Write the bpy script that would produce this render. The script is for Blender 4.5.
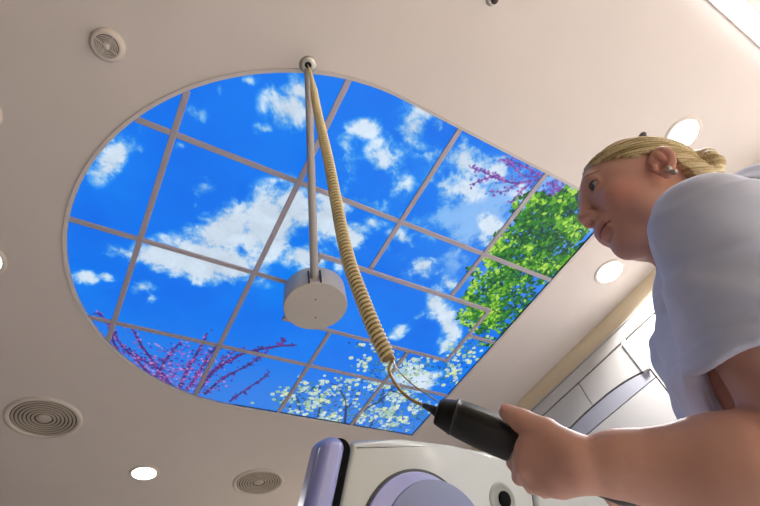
import bpy, bmesh, math, random
import numpy as np
from mathutils import Vector, Matrix

for o in list(bpy.data.objects): bpy.data.objects.remove(o)
S = bpy.context.scene
COL = S.collection
random.seed(7)
RNG = np.random.default_rng(11)

# ------------------------------------------------------------------ camera, world, exposure
Z0 = 0.95                       # lens height above the floor
HC = 2.10                       # ceiling above the lens
CEIL = Z0 + HC
FPX = 466.07                    # focal length in pixels of the 760 px frame
RW = np.array([[0.8624, 0.3010, 0.4069], [-0.4783, 0.7476, 0.4607], [-0.1655, -0.5920, 0.7888]])
_u, _s, _v = np.linalg.svd(RW); RW = _u @ _v
cam_data = bpy.data.cameras.new('camera'); cam = bpy.data.objects.new('camera', cam_data); COL.objects.link(cam)
cam_data.sensor_fit = 'HORIZONTAL'; cam_data.sensor_width = 36; cam_data.lens = FPX / 760 * 36
cam_data.clip_start = 0.02; cam_data.clip_end = 100
_m = Matrix([[RW[i, 0], -RW[i, 1], -RW[i, 2]] for i in range(3)]).to_4x4(); _m.translation = (0, 0, Z0)
cam.matrix_world = _m
S.camera = cam
W = bpy.data.worlds.new('world'); S.world = W; W.use_nodes = True
W.node_tree.nodes['Background'].inputs[0].default_value = (0.9, 0.93, 1.0, 1)
W.node_tree.nodes['Background'].inputs[1].default_value = 0.1
S.view_settings.view_transform = 'Standard'; S.view_settings.look = 'None'
S.view_settings.exposure = 0.12; S.view_settings.gamma = 1.0; S.view_settings.use_curve_mapping = False

# recessed downlights (x, y, watts); the first four are the ones the photo shows
DOWNLIGHTS = [(0.40, 3.74, 14), (2.595, 0.785, 21), (2.25, -0.10, 40), (-0.745, 2.0, 2.5),
              (1.8, -1.6, 50), (2.1, -2.7, 40), (2.3, 4.4, 60)]  # this row is out of view, added as fill light for the room
LIGHT_COL = (1.0, 0.98, 0.975)
STRIPS = [(2.0, -0.63, 45)]      # linear luminaire: centre x, y, watts

def P(px, py, d):
    """point seen at photo point (px, py) at depth d in front of the lens, in metres"""
    c = np.array([(px - 380) / FPX * d, (py - 253) / FPX * d, d])
    return RW @ c + np.array([0, 0, Z0])
def ceil_pt(px, py, z=HC):
    d = RW @ np.array([px - 380, py - 253, FPX]); return (d[:2] / d[2] * z)

# ------------------------------------------------------------------ helpers
def lin(c):
    c = np.asarray(c, float) / 255.0
    return np.where(c <= .04045, c / 12.92, ((c + .055) / 1.055) ** 2.4)
def mat(name, rgb, rough=.5, metal=0., noise=0., nscale=20., bump=0., bscale=200., emit=0., spec=.5, attr=None, sss=0., coat=0.):
    m = bpy.data.materials.new(name); m.use_nodes = True
    nt = m.node_tree; b = nt.nodes['Principled BSDF']
    c = tuple(lin(rgb)) + (1,)
    b.inputs['Base Color'].default_value = c
    b.inputs['Roughness'].default_value = rough; b.inputs['Metallic'].default_value = metal
    b.inputs['Specular IOR Level'].default_value = spec
    b.inputs['Coat Weight'].default_value = coat
    tc = nt.nodes.new('ShaderNodeTexCoord')
    src = None
    if attr:
        a = nt.nodes.new('ShaderNodeAttribute'); a.attribute_name = attr; src = a.outputs['Color']
    if noise > 0:
        n = nt.nodes.new('ShaderNodeTexNoise'); n.inputs['Scale'].default_value = nscale; n.inputs['Detail'].default_value = 5
        nt.links.new(tc.outputs['Object'], n.inputs['Vector'])
        mr = nt.nodes.new('ShaderNodeMapRange'); mr.inputs[3].default_value = 1 - noise; mr.inputs[4].default_value = 1 + noise
        nt.links.new(n.outputs['Fac'], mr.inputs[0])
        mx = nt.nodes.new('ShaderNodeMix'); mx.data_type = 'RGBA'; mx.blend_type = 'MULTIPLY'; mx.inputs[0].default_value = 1
        if src: nt.links.new(src, mx.inputs[6])
        else: mx.inputs[6].default_value = c
        nt.links.new(mr.outputs[0], mx.inputs[7]); src = mx.outputs[2]
    if src: nt.links.new(src, b.inputs['Base Color'])
    if emit > 0:
        b.inputs['Emission Strength'].default_value = emit
        if src: nt.links.new(src, b.inputs['Emission Color'])
        else: b.inputs['Emission Color'].default_value = c
    if bump > 0:
        n = nt.nodes.new('ShaderNodeTexNoise'); n.inputs['Scale'].default_value = bscale; n.inputs['Detail'].default_value = 3
        nt.links.new(tc.outputs['Object'], n.inputs['Vector'])
        bp = nt.nodes.new('ShaderNodeBump'); bp.inputs['Strength'].default_value = bump; bp.inputs['Distance'].default_value = .002
        nt.links.new(n.outputs['Fac'], bp.inputs['Height']); nt.links.new(bp.outputs[0], b.inputs['Normal'])
    if sss > 0:
        b.inputs['Subsurface Weight'].default_value = sss; b.inputs['Subsurface Radius'].default_value = (.012, .005, .003)
        b.inputs['Subsurface Scale'].default_value = 1.0
    return m
def link(name, me, m, parent=None, smooth=False):
    if m: me.materials.append(m)
    o = bpy.data.objects.new(name, me); COL.objects.link(o)
    if parent:
        o.parent = parent; o.matrix_parent_inverse = parent_inv(parent)
    if smooth: me.polygons.foreach_set('use_smooth', [True] * len(me.polygons))
    return o
def parent_inv(p):
    m = Matrix.Translation(p.location) if p.parent is None else Matrix.Translation(p.location)
    if p.type != 'EMPTY': return Matrix.Identity(4)
    return m.inverted()
def mesh_obj(name, V, F, m, parent=None, smooth=False):
    me = bpy.data.meshes.new(name); me.from_pydata([tuple(map(float, v)) for v in V], [], [tuple(map(int, f)) for f in F]); me.update()
    return link(name, me, m, parent, smooth)
def bm_obj(name, bm, m, parent=None, smooth=False):
    bmesh.ops.recalc_face_normals(bm, faces=bm.faces)
    me = bpy.data.meshes.new(name); bm.to_mesh(me); bm.free()
    return link(name, me, m, parent, smooth)
def box(bm, lo, hi, bevel=0., seg=2):
    t = bmesh.new(); bmesh.ops.create_cube(t, size=1)
    for v in t.verts: v.co = Vector([lo[i] + (v.co[i] + .5) * (hi[i] - lo[i]) for i in range(3)])
    if bevel: bmesh.ops.bevel(t, geom=t.edges[:], offset=bevel, segments=seg, affect='EDGES')
    me = bpy.data.meshes.new('t'); t.to_mesh(me); t.free(); bm.from_mesh(me); bpy.data.meshes.remove(me)
def lathe(bm, prof, c=(0, 0, 0), n=48, M=None):
    """profile of (radius, height), revolved round +z, moved by M"""
    rings = []
    for r, z in prof:
        if r < 1e-6: rings.append([bm.verts.new((0, 0, z))])
        else: rings.append([bm.verts.new((r * math.cos(2 * math.pi * i / n), r * math.sin(2 * math.pi * i / n), z)) for i in range(n)])
    new = [v for r in rings for v in r]
    for a, b in zip(rings, rings[1:]):
        for i in range(n):
            j = (i + 1) % n
            if len(a) == 1 and len(b) == 1: continue
            if len(a) == 1: bm.faces.new((a[0], b[i], b[j]))
            elif len(b) == 1: bm.faces.new((a[i], b[0], a[j]))
            else: bm.faces.new((a[i], b[i], b[j], a[j]))
    for v in new:
        if M is not None: v.co = M @ v.co
        v.co += Vector(c)
def catmull(pts, n=12):
    pts = [np.array(p, float) for p in pts]; pts = [2 * pts[0] - pts[1]] + pts + [2 * pts[-1] - pts[-2]]
    out = []
    for i in range(1, len(pts) - 2):
        p0, p1, p2, p3 = pts[i - 1:i + 3]
        for k in range(n):
            t = k / n
            out.append(.5 * (2 * p1 + (p2 - p0) * t + (2 * p0 - 5 * p1 + 4 * p2 - p3) * t * t + (3 * p1 - p0 - 3 * p2 + p3) * t ** 3))
    out.append(pts[-2]); return np.array(out)
def frames(path):
    T = np.gradient(path, axis=0); T /= np.linalg.norm(T, axis=1)[:, None]
    n = np.cross(T[0], [0.3, 0.5, .8]); n /= np.linalg.norm(n); N = [n]
    for i in range(1, len(T)):
        n = N[-1] - T[i] * (N[-1] @ T[i]); N.append(n / np.linalg.norm(n))
    N = np.array(N); return T, N, np.cross(T, N)
def tube_data(path, rad, k=8, squash=None):
    path = np.asarray(path, float); T, N, B = frames(path)
    rad = np.broadcast_to(np.asarray(rad, float), (len(path),))
    V = []; F = []
    for i in range(len(path)):
        for j in range(k):
            a = 2 * math.pi * j / k
            V.append(path[i] + rad[i] * (math.cos(a) * N[i] + math.sin(a) * B[i] * (squash or 1)))
    for i in range(len(path) - 1):
        for j in range(k):
            F.append((i * k + j, i * k + (j + 1) % k, (i + 1) * k + (j + 1) % k, (i + 1) * k + j))
    F.append(tuple(range(k))[::-1]); F.append(tuple((len(path) - 1) * k + j for j in range(k)))
    return V, F
def tube(name, path, rad, m, parent=None, k=8):
    V, F = tube_data(path, rad, k); return mesh_obj(name, V, F, m, parent, True)
def tag(o, label, cat, group=None, kind=None):
    o['label'] = label; o['category'] = cat
    if group: o['group'] = group
    if kind: o['kind'] = kind
    return o
def thing(name, label, cat, loc, group=None):
    o = bpy.data.objects.new(name, None); COL.objects.link(o); o.location = loc; o.empty_display_size = .05
    bpy.context.view_layer.update()
    return tag(o, label, cat, group)
def struct(o): o['kind'] = 'structure'; return o
def smoothstep(a, b, x):
    t = np.clip((x - a) / (b - a), 0, 1); return t * t * (3 - 2 * t)

# ------------------------------------------------------------------ materials
M = {}
M['ceiling'] = mat('ceiling_paint', (216, 208, 205), .85, noise=.03, nscale=6, bump=.15, bscale=350, spec=.2)
M['wall'] = mat('cream_wall_paint', (244, 228, 198), .8, noise=.02, nscale=4, spec=.2)
M['wall_dark'] = mat('taupe_wall_paint', (78, 70, 66), .8, noise=.02, nscale=4, spec=.2)
M['floor'] = mat('vinyl_floor', (186, 181, 176), .4, noise=.06, nscale=9)
M['trim'] = mat('trim_paint', (205, 198, 196), .45, noise=.02)
M['bar'] = mat('grid_bar_paint', (176, 168, 180), .5, noise=.03, nscale=30)
M['plastic'] = mat('off_white_plastic', (214, 205, 198), .4, noise=.02)
M['grille'] = mat('speaker_mesh', (96, 88, 82), .6, noise=.1, nscale=300)
M['mid'] = mat('speaker_ring', (190, 180, 170), .5, noise=.04, nscale=300)
M['lamp'] = mat('lamp_lens', (255, 252, 245), .4, emit=6.0, noise=.001)
M['tube'] = mat('strip_lens', (255, 253, 250), .4, emit=5.0, noise=.001)
M['cabinet'] = mat('cabinet_laminate', (206, 202, 198), .35, noise=.015, nscale=5)
M['cabinet_grey'] = mat('arched_panel_laminate', (182, 182, 192), .35, noise=.015, nscale=5)
M['gap'] = mat('dark_joint', (62, 50, 44), .7, noise=.05)
M['gantry'] = mat('machine_enamel', (150, 153, 152), .28, noise=.01, nscale=3, coat=.3)
M['recess'] = mat('recess_enamel', (120, 123, 121), .5, noise=.02)
M['lav'] = mat('lavender_cover', (126, 130, 176), .3, noise=.02, nscale=4, coat=.3)
M['disc'] = mat('slate_blue_cover', (98, 106, 138), .45, noise=.03, nscale=8)
M['black'] = mat('black_rubber', (10, 9, 11), .5, noise=.1, bump=.1, bscale=500)
M['matt_black'] = mat('matt_black', (6, 6, 7), .9, noise=.1, spec=.1)
M['tool'] = mat('black_plastic', (11, 10, 12), .38, noise=.15, nscale=60, bump=.12, bscale=700)
M['steel'] = mat('brushed_steel', (190, 186, 178), .3, metal=.85, noise=.06, nscale=80)
M['boom'] = mat('boom_paint', (176, 168, 162), .45, metal=.0, noise=.04, nscale=40)
M['drum'] = mat('drum_paint', (186, 180, 174), .45, noise=.03, nscale=20)
M['hose'] = mat('tan_rubber_hose', (146, 124, 78), .6, noise=.06, nscale=60)
M['cord'] = mat('cream_rubber_cord', (216, 200, 156), .42, noise=.06, nscale=60)
M['cordplain'] = mat('tan_cable_sheath', (172, 148, 96), .45, noise=.05, nscale=60)
M['skin'] = mat('skin', (200, 150, 130), .5, attr='Col', noise=.05, nscale=55, bump=.12, bscale=420, sss=.05, spec=.4)
M['hair'] = mat('blonde_hair', (200, 180, 130), .5, attr='Col', spec=.35, noise=.12, nscale=260)
M['shirt'] = mat('pale_blue_cotton', (218, 226, 250), .9, noise=.04, nscale=30, bump=.35, bscale=900, spec=.15)
M['eye'] = mat('eyeball', (220, 215, 210), .12, attr='Col')
M['trousers'] = mat('navy_cotton', (70, 80, 110), .9, noise=.05)
M['shoe'] = mat('white_shoe', (220, 220, 220), .5, noise=.03)
M['nail'] = mat('fingernail', (214, 150, 142), .3, noise=.03)
M['print'] = None

# ------------------------------------------------------------------ room shell
X0, X1, Y0, Y1 = -2.6, 2.90, -3.4, 5.4
# outline of the skylight: half circle on the left, square on the right
CX, CY, RR, XR = 0.755, 1.592, 1.180, 2.245
def outline(off=0., n=64):
    pts = []
    for i in range(n + 1):
        a = math.pi / 2 + math.pi * i / n
        pts.append((CX + (RR + off) * math.cos(a), CY + (RR + off) * math.sin(a)))
    for i in range(1, 13): pts.append((CX + (XR + off - CX) * i / 12, CY - RR - off))
    for i in range(1, 17): pts.append((XR + off, CY - RR - off + 2 * (RR + off) * i / 16))
    for i in range(1, 12): pts.append((XR + off - (XR + off - CX) * i / 12, CY + RR + off))
    return pts
def build_ceiling():
    inner = outline(0); n = len(inner); V = []; F = []
    c = (1.3, CY)
    for x, y in inner:
        dx, dy = x - c[0], y - c[1]
        t = min([(X1 + .1 - c[0]) / dx if dx > 1e-6 else 1e9, (X0 - .1 - c[0]) / dx if dx < -1e-6 else 1e9, (Y1 + .1 - c[1]) / dy if dy > 1e-6 else 1e9, (Y0 - .1 - c[1]) / dy if dy < -1e-6 else 1e9])
        V += [(x, y, CEIL), (c[0] + dx * t, c[1] + dy * t, CEIL), (x, y, CEIL + .06), (c[0] + dx * t, c[1] + dy * t, CEIL + .06)]
    for i in range(n):
        a = 4 * i; b = 4 * ((i + 1) % n)
        F += [(a, b, b + 1, a + 1), (a + 2, a + 3, b + 3, b + 2), (a, a + 2, b + 2, b)]
    # the four outer corners
    for cx, cy in ((X0 - .1, Y0 - .1), (X0 - .1, Y1 + .1), (X1 + .1, Y0 - .1), (X1 + .1, Y1 + .1)):
        ang = math.atan2(cy - c[1], cx - c[0])
        for i in range(n):
            p, q = V[4 * i + 1], V[4 * ((i + 1) % n) + 1]
            a1 = math.atan2(p[1] - c[1], p[0] - c[0]); a2 = math.atan2(q[1] - c[1], q[0] - c[0])
            if abs(a1 - a2) < 1 and min(a1, a2) <= ang <= max(a1, a2):
                V.append((cx, cy, CEIL)); F.append((4 * i + 1, 4 * ((i + 1) % n) + 1, len(V) - 1))
    struct(mesh_obj('ceiling', V, F, M['ceiling']))
build_ceiling()
def slab(name, lo, hi, m):
    bm = bmesh.new(); box(bm, lo, hi); return struct(bm_obj(name, bm, m))
slab('floor', (X0 - .1, Y0 - .1, -.1), (X1 + .1, Y1 + .1, 0), M['floor'])
slab('wall_right', (X1, Y0 - .1, 0), (X1 + .1, Y1 + .1, CEIL), M['wall'])
slab('wall_left', (X0 - .1, Y0 - .1, 0), (X0, Y1 + .1, CEIL), M['wall_dark'])
slab('wall_back', (X0, Y1, 0), (X1, Y1 + .1, CEIL), M['wall_dark'])
slab('wall_front', (X0, Y0 - .1, 0), (X1, Y0, CEIL), M['wall'])
def build_lip():
    a, b = outline(.0), outline(.017); n = len(a); V = []; F = []
    for (x, y), (u, v) in zip(a, b):
        V += [(x, y, CEIL + .05), (x, y, CEIL - .004), (u, v, CEIL - .007), (u + 0, v, CEIL)]
    for i in range(n):
        p, q = 4 * i, 4 * ((i + 1) % n)
        for k in range(3): F.append((p + k, p + k + 1, q + k + 1, q + k))
    struct(mesh_obj('trim_1', V, F, M['trim']))
build_lip()

# ------------------------------------------------------------------ the sky print: painted once on a raster in metres
RES = 0.004
GX0, GY0 = CX - RR - .06, CY - RR - .06
NX, NY = int((XR + .06 - GX0) / RES), int((CY + RR + .06 - GY0) / RES)
gx = GX0 + RES * np.arange(NX)[:, None] + np.zeros((1, NY)); gy = GY0 + RES * np.arange(NY)[None, :] + np.zeros((NX, 1))
def vnoise(x, y, seed):
    r = np.random.default_rng(seed).random((256, 256))
    xi = np.floor(x).astype(int); yi = np.floor(y).astype(int); fx = x - xi; fy = y - yi
    fx = fx * fx * (3 - 2 * fx); fy = fy * fy * (3 - 2 * fy)
    g = lambda a, b: r[a & 255, b & 255]
    return (g(xi, yi) * (1 - fx) + g(xi + 1, yi) * fx) * (1 - fy) + (g(xi, yi + 1) * (1 - fx) + g(xi + 1, yi + 1) * fx) * fy
def fbm(x, y, seed, o=6, gain=.55):
    s = 0; a = 1; t = 0
    for i in range(o):
        s = s + a * vnoise(x * 2 ** i + 37.3 * i, y * 2 ** i + 11.7 * i, seed + i); t += a; a *= gain
    return s / t
# clouds (centre and half sizes given at photo points, turned into metres on the ceiling; slant in degrees, weight)
CLOUDS = [(112, 160, 30, 14, -45, 1.0), (141, 151, 9, 8, 0, .7), (220, 88, 6, 12, 0, .75), (246, 80, 16, 6, 0, .7), (196, 114, 12, 10, 20, .85), (182, 146, 12, 5, 10, .6),
 (290, 110, 22, 26, -50, 1.1), (300, 92, 14, 20, 0, 1.0), (266, 130, 12, 7, 0, .7), (203, 188, 15, 10, -10, .8), (224, 174, 9, 9, 0, .6), (195, 206, 5, 6, 0, .6),
 (225, 232, 42, 22, -30, 1.3), (270, 225, 38, 30, -35, 1.5), (292, 210, 26, 26, 0, 1.3), (210, 262, 48, 20, 8, 1.6), (165, 258, 42, 14, 10, 1.25), (120, 252, 20, 8, 10, .8), (245, 280, 24, 8, 10, .8), (142, 288, 14, 7, 0, .8),
 (85, 278, 14, 7, 0, .8), (107, 276, 10, 6, 10, .7), (325, 215, 26, 26, -20, 1.2), (352, 235, 20, 16, 20, 1.0), (305, 255, 22, 16, 0, 1.1),
 (365, 128, 16, 12, 0, .75), (345, 140, 12, 18, 0, .6), (350, 165, 14, 14, 0, .6), (382, 165, 20, 28, 10, .62), (415, 130, 18, 24, -20, .95), (425, 108, 22, 14, 25, .95), (440, 128, 14, 14, 0, .85), (436, 152, 14, 12, 0, .75),
 (400, 185, 20, 14, 0, .5), (345, 190, 16, 14, 0, .7), (370, 205, 18, 10, 15, .6),
 (462, 160, 18, 22, -20, 1.0), (440, 188, 14, 16, 0, .8), (466, 190, 20, 12, 10, .7), (500, 170, 22, 18, 20, .7), (522, 184, 16, 16, 0, .6), (494, 230, 9, 16, -40, .95), (486, 243, 8, 8, 0, .7),
 (405, 240, 20, 9, 15, .9), (424, 268, 16, 13, 30, .95), (392, 250, 10, 8, 0, .6), (450, 285, 14, 7, 25, .8), (492, 230, 8, 8, 0, .6), (372, 222, 14, 8, 20, .8),
 (432, 300, 16, 16, -50, .95), (420, 314, 14, 6, -20, .85), (447, 322, 12, 22, -10, .95), (444, 342, 10, 12, 0, .8), (399, 329, 12, 7, -30, .8), (358, 271, 6, 7, 0, .6), (420, 382, 22, 14, 10, 1.1), (400, 374, 16, 8, 0, .8), (340, 268, 8, 8, 0, .6), (150, 300, 8, 5, 0, .5)]
def ell_mask(px, py, rx, ry, ang):
    a = math.radians(ang); c = ceil_pt(px, py)
    e1 = ceil_pt(px + math.cos(a), py + math.sin(a)) - c; e2 = ceil_pt(px - math.sin(a), py + math.cos(a)) - c
    J = np.linalg.inv(np.column_stack([e1 * rx, e2 * ry]))
    dx = gx - c[0]; dy = gy - c[1]
    return np.sqrt((J[0, 0] * dx + J[0, 1] * dy) ** 2 + (J[1, 0] * dx + J[1, 1] * dy) ** 2)
wx = gx + .10 * (fbm(gx * 5, gy * 5, 91, 4) - .5); wy = gy + .10 * (fbm(gx * 5, gy * 5, 71, 4) - .5)
f1 = fbm(wx * 6, wy * 6, 5, 8, .68); f2 = fbm(wx * 3, wy * 3, 17, 4)
cm = np.zeros_like(gx)
for px, py, rx, ry, an, w in CLOUDS:
    q = ell_mask(px, py, rx, ry, an); cm = np.maximum(cm, w * np.clip(1.35 - q * .85, 0, 1.3)) + .12 * w * np.clip(1 - q * .7, 0, 1)
dens = smoothstep(.28, 1.30, cm + (f1 - .5) * 3.0) * smoothstep(.05, .45, cm)
hz = ((smoothstep(.9, 1.3, gx) * (1 - smoothstep(1.0, 1.5, gy))) * smoothstep(.40, .66, f1)) * .55
dens = np.clip(np.maximum(dens * .96, hz * (1 - dens) + dens), 0, .97)
SKY = np.zeros((NX, NY, 3))
deep = np.array([0, 100, 228.]); hazy = np.array([52, 132, 238.]); low = np.array([52, 128, 230.])
# the printed sky pales towards the meadow side of the picture and in the upper right
h1 = smoothstep(1.95, 2.7, gy)[..., None]; h2 = (smoothstep(1.0, 1.7, gx) * (1 - smoothstep(1.0, 1.7, gy)))[..., None] * .8
base = deep + (np.array([6, 130, 244.]) - deep) * f2[..., None]
base = base * (1 - h1) + low * h1; base = base * (1 - h2) + hazy * h2
cc = np.array([214, 228, 242.]) * (.84 + .26 * f1[..., None])
SKY = base * (1 - dens[..., None]) + cc * dens[..., None]
def stamp(x, y, r, col, a=1., asp=1., ang=0.):
    i0, i1 = int((x - r - GX0) / RES), int((x + r - GX0) / RES) + 2; j0, j1 = int((y - r - GY0) / RES), int((y + r - GY0) / RES) + 2
    i0 = max(i0, 0); j0 = max(j0, 0); i1 = min(i1, NX); j1 = min(j1, NY)
    if i0 >= i1 or j0 >= j1: return
    dx = gx[i0:i1, j0:j1] - x; dy = gy[i0:i1, j0:j1] - y; c, s = math.cos(ang), math.sin(ang)
    q = np.sqrt((c * dx + s * dy) ** 2 + ((-s * dx + c * dy) / asp) ** 2)
    k = (a * np.clip((r - q) / RES + .5, 0, 1))[..., None]
    SKY[i0:i1, j0:j1] = SKY[i0:i1, j0:j1] * (1 - k) + np.array(col, float) * k
def stroke(pts, r0, r1, col, a=1., jit=0.):
    P2 = [ceil_pt(*p) for p in pts]; out = []
    path = catmull([(p[0], p[1], 0) for p in P2], 14)
    for k in range(len(path) - 1):
        L = np.linalg.norm(path[k + 1] - path[k]); m = max(1, int(L / RES))
        for q in range(m):
            t = (k + q / m) / (len(path) - 1); p = path[k] + (path[k + 1] - path[k]) * q / m
            stamp(p[0] + random.gauss(0, jit), p[1] + random.gauss(0, jit), r0 + (r1 - r0) * t, col, a); out.append((p[0], p[1]))
    return out
# pink redbud boughs, lower left
RED = [([(194, 397), (214, 372), (240, 356), (262, 350), (281, 347), (297, 346)], .013), ([(205, 395), (222, 380), (248, 366), (268, 352)], .010), ([(186, 392), (200, 372), (210, 355), (222, 345)], .010),
 ([(155, 378), (164, 364), (172, 352), (182, 342)], .010), ([(178, 390), (190, 366), (202, 345), (207, 334)], .011), ([(150, 376), (135, 360), (120, 345), (105, 322), (96, 312)], .009), ([(165, 384), (152, 362), (140, 345), (132, 330)], .010),
 ([(120, 356), (112, 340), (116, 332)], .008), ([(230, 402), (244, 392), (262, 380), (270, 372)], .008), ([(172, 388), (160, 372), (144, 362), (128, 350)], .009), ([(281, 347), (283, 342), (282, 340)], .006), ([(214, 372), (226, 358), (236, 352)], .007)]
for pts, r in RED:
    for (x, y) in stroke(pts, r * .9, r * .5, (62, 40, 110))[::2]:
        for _ in range(2):
            d = abs(random.gauss(0, .018)); a = random.random() * 6.28
            v = random.random()
            dark = gx_ = x > .75
            col = (random.choice([(88, 44, 128), (120, 54, 140), (60, 40, 120)]) if (v < .5 or x > .6) else random.choice([(160, 88, 176), (120, 64, 152), (190, 124, 196), (96, 54, 140), (80, 50, 140)]))
            if random.random() < .72: stamp(x + d * math.cos(a), y + d * math.sin(a), random.uniform(.005, .011), col, .9, .7, a)
for _ in range(420):                                             # the blossom haze at the lower left rim
    px = random.gauss(172, 26); py = random.gauss(374, 15) ; c = ceil_pt(px, py)
    stamp(c[0], c[1], random.uniform(.005, .012), random.choice([(150, 80, 170), (190, 100, 185), (90, 60, 150), (60, 60, 160), (215, 140, 205)]), .75, .7, random.random() * 3)
# redbud sprays, upper right
for pts, r in [([(541, 176), (520, 165), (500, 160)], .009), ([(541, 180), (515, 184), (492, 178), (470, 186)], .010), ([(500, 180), (482, 172), (470, 168)], .008), ([(520, 183), (505, 192), (488, 192)], .008), ([(538, 178), (524, 176), (512, 166), (506, 158)], .008), ([(572, 200), (560, 188), (548, 184)], .009), ([(560, 200), (548, 196), (540, 205)], .009), ([(530, 185), (518, 196), (512, 204)], .007)]:
    for (x, y) in stroke(pts, r * .5, r * .25, (84, 52, 130))[::2]:
        for _ in range(2):
            d = abs(random.gauss(0, .018)); a = random.random() * 6.28
            stamp(x + d * math.cos(a), y + d * math.sin(a), random.uniform(.005, .010), random.choice([(112, 66, 160), (140, 80, 170), (90, 60, 160), (170, 110, 190)]), .85, .7, a)
for _ in range(260):
    c = ceil_pt(random.gauss(562, 12), random.gauss(196, 10)); stamp(c[0], c[1], random.uniform(.005, .010), random.choice([(120, 70, 165), (90, 60, 160), (150, 100, 190)]), .8, .7, random.random() * 3)
# green tree, right
TREE = [(556, 222, 34, 24), (575, 208, 20, 20), (535, 212, 22, 18), (524, 246, 30, 20), (548, 250, 34, 24), (560, 262, 20, 16), (498, 256, 15, 10), (512, 266, 24, 18), (490, 300, 22, 24), (510, 295, 24, 26), (482, 318, 16, 16), (478, 316, 20, 10), (504, 318, 18, 16), (474, 272, 7, 5), (470, 300, 8, 6), (540, 275, 16, 10), (488, 342, 8, 5)]
for rnd in range(3):
    for cx_, cy_, rx_, ry_ in TREE:
        for _ in range(int(rx_ * ry_ * (.55 if rnd == 0 else .42))):
            a = random.random() * 6.28; rr = math.sqrt(random.random()) * (1.0 + .15 * random.random())
            px = cx_ + rx_ * rr * math.cos(a); py = cy_ + ry_ * rr * math.sin(a); c = ceil_pt(px, py)
            if rnd == 0: col = random.choice([(16, 70, 44), (22, 92, 50), (12, 52, 48), (30, 110, 40)])
            else:
                lum = fbm(np.array([c[0] * 14]), np.array([c[1] * 14]), 44, 3)[0] + random.gauss(0, .12)
                lum += .10 if px < 500 else -.05
                col = (18, 84, 36) if lum < .48 else ((44, 124, 38) if lum < .58 else ((102, 172, 46) if lum < .70 else (176, 220, 80)))
                if lum < .43: continue
            stamp(c[0], c[1], random.uniform(.008, .017), col, .92, .6, random.random() * 3)
# white dogwood blossom, bottom
for pts, r in [([(354, 426), (360, 415), (370, 407), (380, 402), (392, 390), (402, 384)], .013), ([(345, 424), (346, 410), (345, 400), (338, 388), (330, 384)], .010), ([(346, 410), (356, 400), (360, 390)], .008), ([(318, 418), (322, 404), (334, 398)], .008), ([(300, 414), (298, 400), (290, 392)], .007), ([(392, 392), (404, 396), (414, 404)], .008), ([(380, 402), (384, 390), (386, 378)], .007), ([(370, 428), (376, 418), (390, 412), (400, 412)], .008)]:
    stroke(pts, r, r * .4, (46, 62, 110), .9)
BLO = [(300, 405, 22, 14, 60), (330, 408, 22, 16, 90), (352, 388, 26, 12, 60), (318, 392, 22, 10, 40), (362, 416, 22, 12, 70), (390, 408, 22, 20, 110), (410, 396, 18, 16, 80), (396, 424, 18, 9, 60), (372, 366, 14, 8, 30), (392, 368, 16, 10, 40), (415, 368, 20, 10, 45),
       (452, 368, 14, 12, 44), (466, 352, 14, 10, 36), (448, 380, 14, 8, 26), (280, 402, 10, 8, 14), (356, 346, 8, 4, 8), (478, 342, 9, 6, 12), (338, 424, 20, 6, 26), (420, 412, 10, 12, 36), (374, 350, 10, 5, 8)]
for cx_, cy_, rx_, ry_, n in BLO:
    for _ in range(int(n * 1.3)):
        c = ceil_pt(cx_ + rx_ * random.gauss(0, .6), cy_ + ry_ * random.gauss(0, .6))
        stamp(c[0], c[1], random.uniform(.006, .012), random.choice([(60, 110, 90), (90, 140, 70), (40, 80, 120), (130, 170, 90), (30, 60, 110)]), .8, .6, random.random() * 3)
    for _ in range(int(n * 1.5)):
        c = ceil_pt(cx_ + rx_ * random.gauss(0, .6), cy_ + ry_ * random.gauss(0, .6)); r = random.uniform(.007, .016)
        if fbm(np.array([c[0] * 11 + 9]), np.array([c[1] * 11 + 9]), 77, 3)[0] < .47: continue
        a0 = random.random()
        w_ = random.choice([(222, 236, 232), (190, 214, 214), (170, 200, 220), (226, 234, 190), (160, 196, 170)])
        for k in range(4): stamp(c[0] + r * .6 * math.cos(a0 + k * 1.57), c[1] + r * .6 * math.sin(a0 + k * 1.57), r * .62, w_, .9)
        stamp(c[0], c[1], r * .3, (170, 180, 80), .9)
for pts, r in [([(354, 426), (360, 415), (370, 407), (380, 402), (392, 390), (402, 384)], .008), ([(345, 424), (346, 410), (345, 400), (338, 388)], .006), ([(392, 392), (404, 396), (414, 404)], .005)]:
    stroke(pts, r, r * .4, (40, 52, 90), .75)
SKY = lin(np.clip(SKY, 0, 255))
PM = bpy.data.materials.new('backlit_sky_print'); PM.use_nodes = True
_nt = PM.node_tree; _b = _nt.nodes['Principled BSDF']; _a = _nt.nodes.new('ShaderNodeAttribute'); _a.attribute_name = 'Col'
_b.inputs['Base Color'].default_value = (.02, .02, .02, 1); _b.inputs['Roughness'].default_value = .5; _b.inputs['Specular IOR Level'].default_value = .1
_nt.links.new(_a.outputs['Color'], _b.inputs['Emission Color']); _b.inputs['Emission Strength'].default_value = 0.93
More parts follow.
